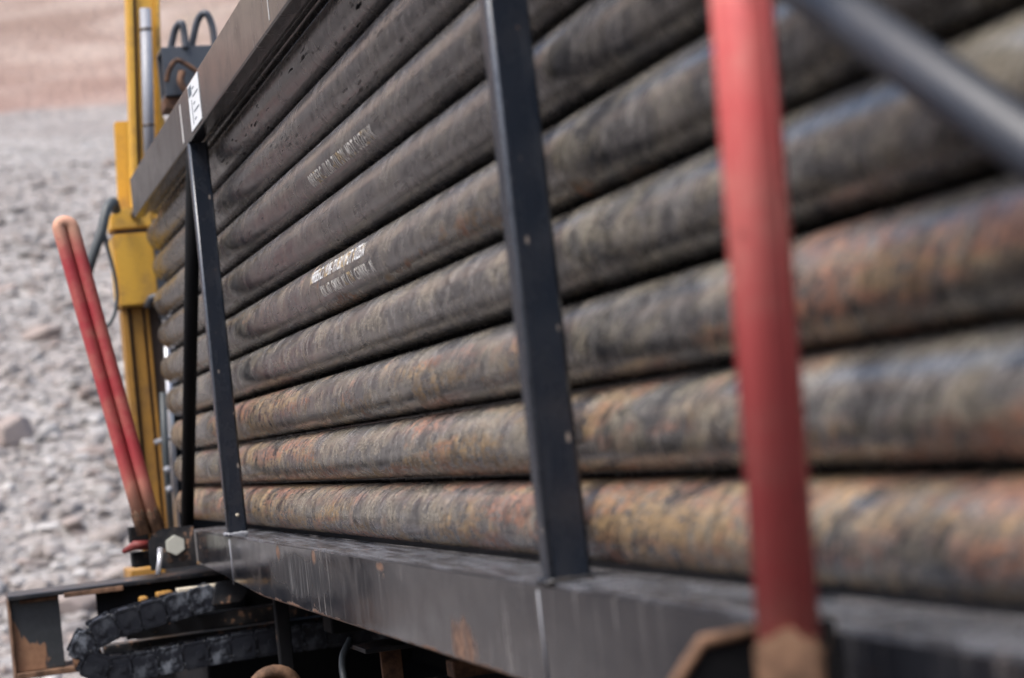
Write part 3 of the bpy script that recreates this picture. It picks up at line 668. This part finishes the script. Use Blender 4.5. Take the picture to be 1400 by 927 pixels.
shk = tag(Tube('shackle', curve([(0.985, 7.575, Z(1.47)), (1.00, 7.56, Z(1.515)), (1.03, 7.55, Z(1.545)), (1.075, 7.55, Z(1.52)), (1.13, 7.56, Z(1.475))]), [0.010] * 33, 'rust', None, 12), 'rusty bent hook hanging on the face of the box beam', 'hook')
tag(Tube('shackle', curve([(1.045, 7.55, Z(1.50)), (1.035, 7.54, Z(1.46)), (1.055, 7.54, Z(1.42)), (1.09, 7.55, Z(1.41)), (1.11, 7.55, Z(1.44))]), 0.014, 'rust', None, 12), 'small dark rusty ring below the bent hook on the box beam', 'hook')

# ------------------------------------------------------------------ grimy support frame and cable chain under the rack end
fr = thing('support_frame', 'black steel frame with a rusty flaking end plate under the rack end', 'frame', (0.2, 6.7, 0))
Box('top_flange', (0.184, 6.62, Z(-0.378)), (0.95, 6.899, Z(-0.362)), 'frame', fr, 0.003)
Box('end_plate', (0.190, 6.66, Z(-0.612)), (0.345, 6.675, Z(-0.379)), 'flaky', fr, 0.002)
Box('end_edge', (0.184, 6.64, Z(-0.66)), (0.1895, 6.86, Z(-0.379)), 'brown', fr, 0.001)
Box('bottom_flange', (0.190, 6.62, Z(-0.632)), (0.40, 6.86, Z(-0.613)), 'brown', fr, 0.003)
Box('web', (0.464, 6.66, Z(-0.50)), (0.95, 6.675, Z(-0.379)), 'dark', fr, 0.002)
Box('rusty_lip', (0.36, 6.605, Z(-0.388)), (0.55, 6.618, Z(-0.372)), 'brown', fr, 0.002)
Box('rusty_lip', (0.22, 6.645, Z(-0.392)), (0.34, 6.658, Z(-0.38)), 'brown', fr, 0.002)
Box('cross_bar', (0.53, 6.42, Z(-0.535)), (1.25, 6.50, Z(-0.485)), 'frame', fr, 0.004)
Box('cross_bar', (0.46, 6.50, Z(-0.60)), (1.2, 6.58, Z(-0.55)), 'frame', fr, 0.004)
Tube('roller', [(0.36, 6.45, Z(-0.585)), (0.45, 6.45, Z(-0.57))], 0.03, 'rust', fr, 14)
Box('pale_strip', (0.70, 6.38, Z(-0.405)), (0.85, 6.44, Z(-0.392)), 'pale', fr, 0.003)
Box('yellow_stop', (0.59, 6.5, Z(-0.455)), (0.618, 6.56, Z(-0.41)), 'ydirty', fr, 0.008)
Box('yellow_stop', (0.645, 6.5, Z(-0.425)), (0.70, 6.56, Z(-0.402)), 'ydirty', fr, 0.008)
ch = thing('cable_chain', 'segmented black plastic cable carrier chain looping under the rack end', 'cable chain', (0.82, 6.3, Z(-0.42)))
path = curve([(0.84, 0, -0.418), (0.70, 0, -0.440), (0.56, 0, -0.462), (0.455, 0, -0.485), (0.395, 0, -0.525), (0.395, 0, -0.575), (0.455, 0, -0.605), (0.56, 0, -0.607), (0.70, 0, -0.600), (0.90, 0, -0.592), (1.2, 0, -0.592), (1.5, 0, -0.60)], 20)
acc = 0.0; last = path[0]; links = []; PITCHL = 0.074
for q in path[1:]:
    acc += (q - last).length
    if acc >= PITCHL: links.append((q.copy(), math.atan2(q.z - last.z, q.x - last.x))); acc = 0.0
    last = q
lk = None
for i, (q, a) in enumerate(links):
    if lk is None:
        bm = prism(bmesh.new(), [(-0.045, -0.020), (-0.033, -0.041), (0.033, -0.041), (0.045, -0.020), (0.045, 0.020), (0.033, 0.041), (-0.033, 0.041), (-0.045, 0.020)], 'y', 0.0, 0.012, 0.003)
        prism(bm, [(-0.020, -0.036), (0.045, -0.036), (0.045, 0.036), (-0.020, 0.036)], 'y', 0.0125, 0.030, 0.002)
        box(bm, (-0.018, 0.03, 0.024), (0.018, 0.13, 0.037), 0.002); box(bm, (-0.018, 0.03, -0.037), (0.018, 0.13, -0.024), 0.002)
        prism(bm, [(-0.040, -0.040), (0.040, -0.040), (0.040, 0.040), (-0.040, 0.040)], 'y', 0.130, 0.142, 0.003)
        tube(bm, [(0.012, -0.004, 0), (0.012, 0.001, 0)], 0.012, 12)
        o = lk = obj('link', bm, 'chain', ch)
    else:
        o = lk.copy(); col.objects.link(o); o.parent = ch
    o.location = Vector((q.x - 0.82, -0.02 + (0.0035 if i % 2 else 0), q.z + 0.42)); o.rotation_euler = (0, -a, 0)
obj('chain_end', prism(bmesh.new(), [(-0.06, -0.03), (0.03, -0.03), (0.055, 0.0), (0.03, 0.04), (-0.04, 0.04)], 'y', 0, 0.03, 0.004), 'frame', ch, (0.03, -0.04, 0.0))

# ------------------------------------------------------------------ dark underside of the rig
ub = thing('rig_undercarriage', 'black shadowed undercarriage of the drill rig below the rack beam', 'undercarriage', (1.5, 6.6, 0))
Box('body', (0.83, 6.90, Z(-1.12)), (2.4, 7.95, Z(-0.40)), 'dark', ub, 0.01)
Box('side_frame', (1.55, -1.0, Z(-0.95)), (1.75, 6.88, Z(-0.31)), 'dark', ub, 0.01)
Box('cross_member', (0.98, 5.3, Z(-0.50)), (1.54, 5.42, Z(-0.31)), 'dark', ub, 0.006)
Box('ledge_plate', (0.985, 4.90, Z(-0.522)), (1.54, 5.10, Z(-0.510)), 'frame', ub, 0.002)
Box('hanger', (1.040, 4.98, Z(-0.72)), (1.095, 4.995, Z(-0.523)), 'rust', ub, 0.003)
Box('hanger', (1.18, 4.55, Z(-0.60)), (1.22, 4.58, Z(-0.40)), 'frame', ub, 0.004)
Box('strut', (0.96, 3.9, Z(-0.49)), (1.54, 3.96, Z(-0.455)), 'rust', ub, 0.004)
Box('strut', (1.0, 4.30, Z(-0.56)), (1.54, 4.36, Z(-0.535)), 'frame', ub, 0.004)
Tube('pipe_line', [(1.02, 3.3, Z(-0.43)), (1.02, 5.2, Z(-0.43))], 0.018, 'rubber', ub, 12)
Box('hanger', (1.25, 4.4, Z(-0.66)), (1.45, 4.42, Z(-0.42)), 'rust', ub, 0.003)
Tube('hose', curve([(0.99, 5.1, Z(-0.50)), (0.955, 5.05, Z(-0.54)), (0.945, 5.0, Z(-0.60)), (0.96, 5.0, Z(-0.70))]), 0.010, 'rubber', ub, 10)
Tube('track_frame', [(1.65, 7.4, 0.28), (1.65, 0.0, 0.28)], 0.27, 'dark', ub, 24)
rb = thing('rusty_clevis', 'rusty orange-brown casting with a hollow face under the rack beam', 'clevis', (0.845, 5.6, Z(-0.665)))
bm = tube(bmesh.new(), [(0.012 + 0.062 * math.cos(a), 0, 0.062 * math.sin(a) * 0.9) for a in [math.pi * (1.15 - 1.3 * k / 14) for k in range(15)]], 0.020, 10)
obj('yoke', bm, 'brown', rb, smooth=True)
obj('yoke_body', prism(bmesh.new(), [(-0.05, -0.2), (0.075, -0.2), (0.085, -0.02), (0.05, 0.035), (-0.03, 0.035), (-0.055, -0.02)], 'y', 0.02, 0.10, 0.01), 'rust', rb)
obj('pin', tube(bmesh.new(), [(0.01, -0.03, -0.02), (0.01, 0.03, -0.02)], 0.022, 12), 'rust', rb, smooth=True)
Box('stay', (0.90, 5.72, Z(-0.64)), (0.94, 5.76, Z(-0.31)), 'dark', rb)
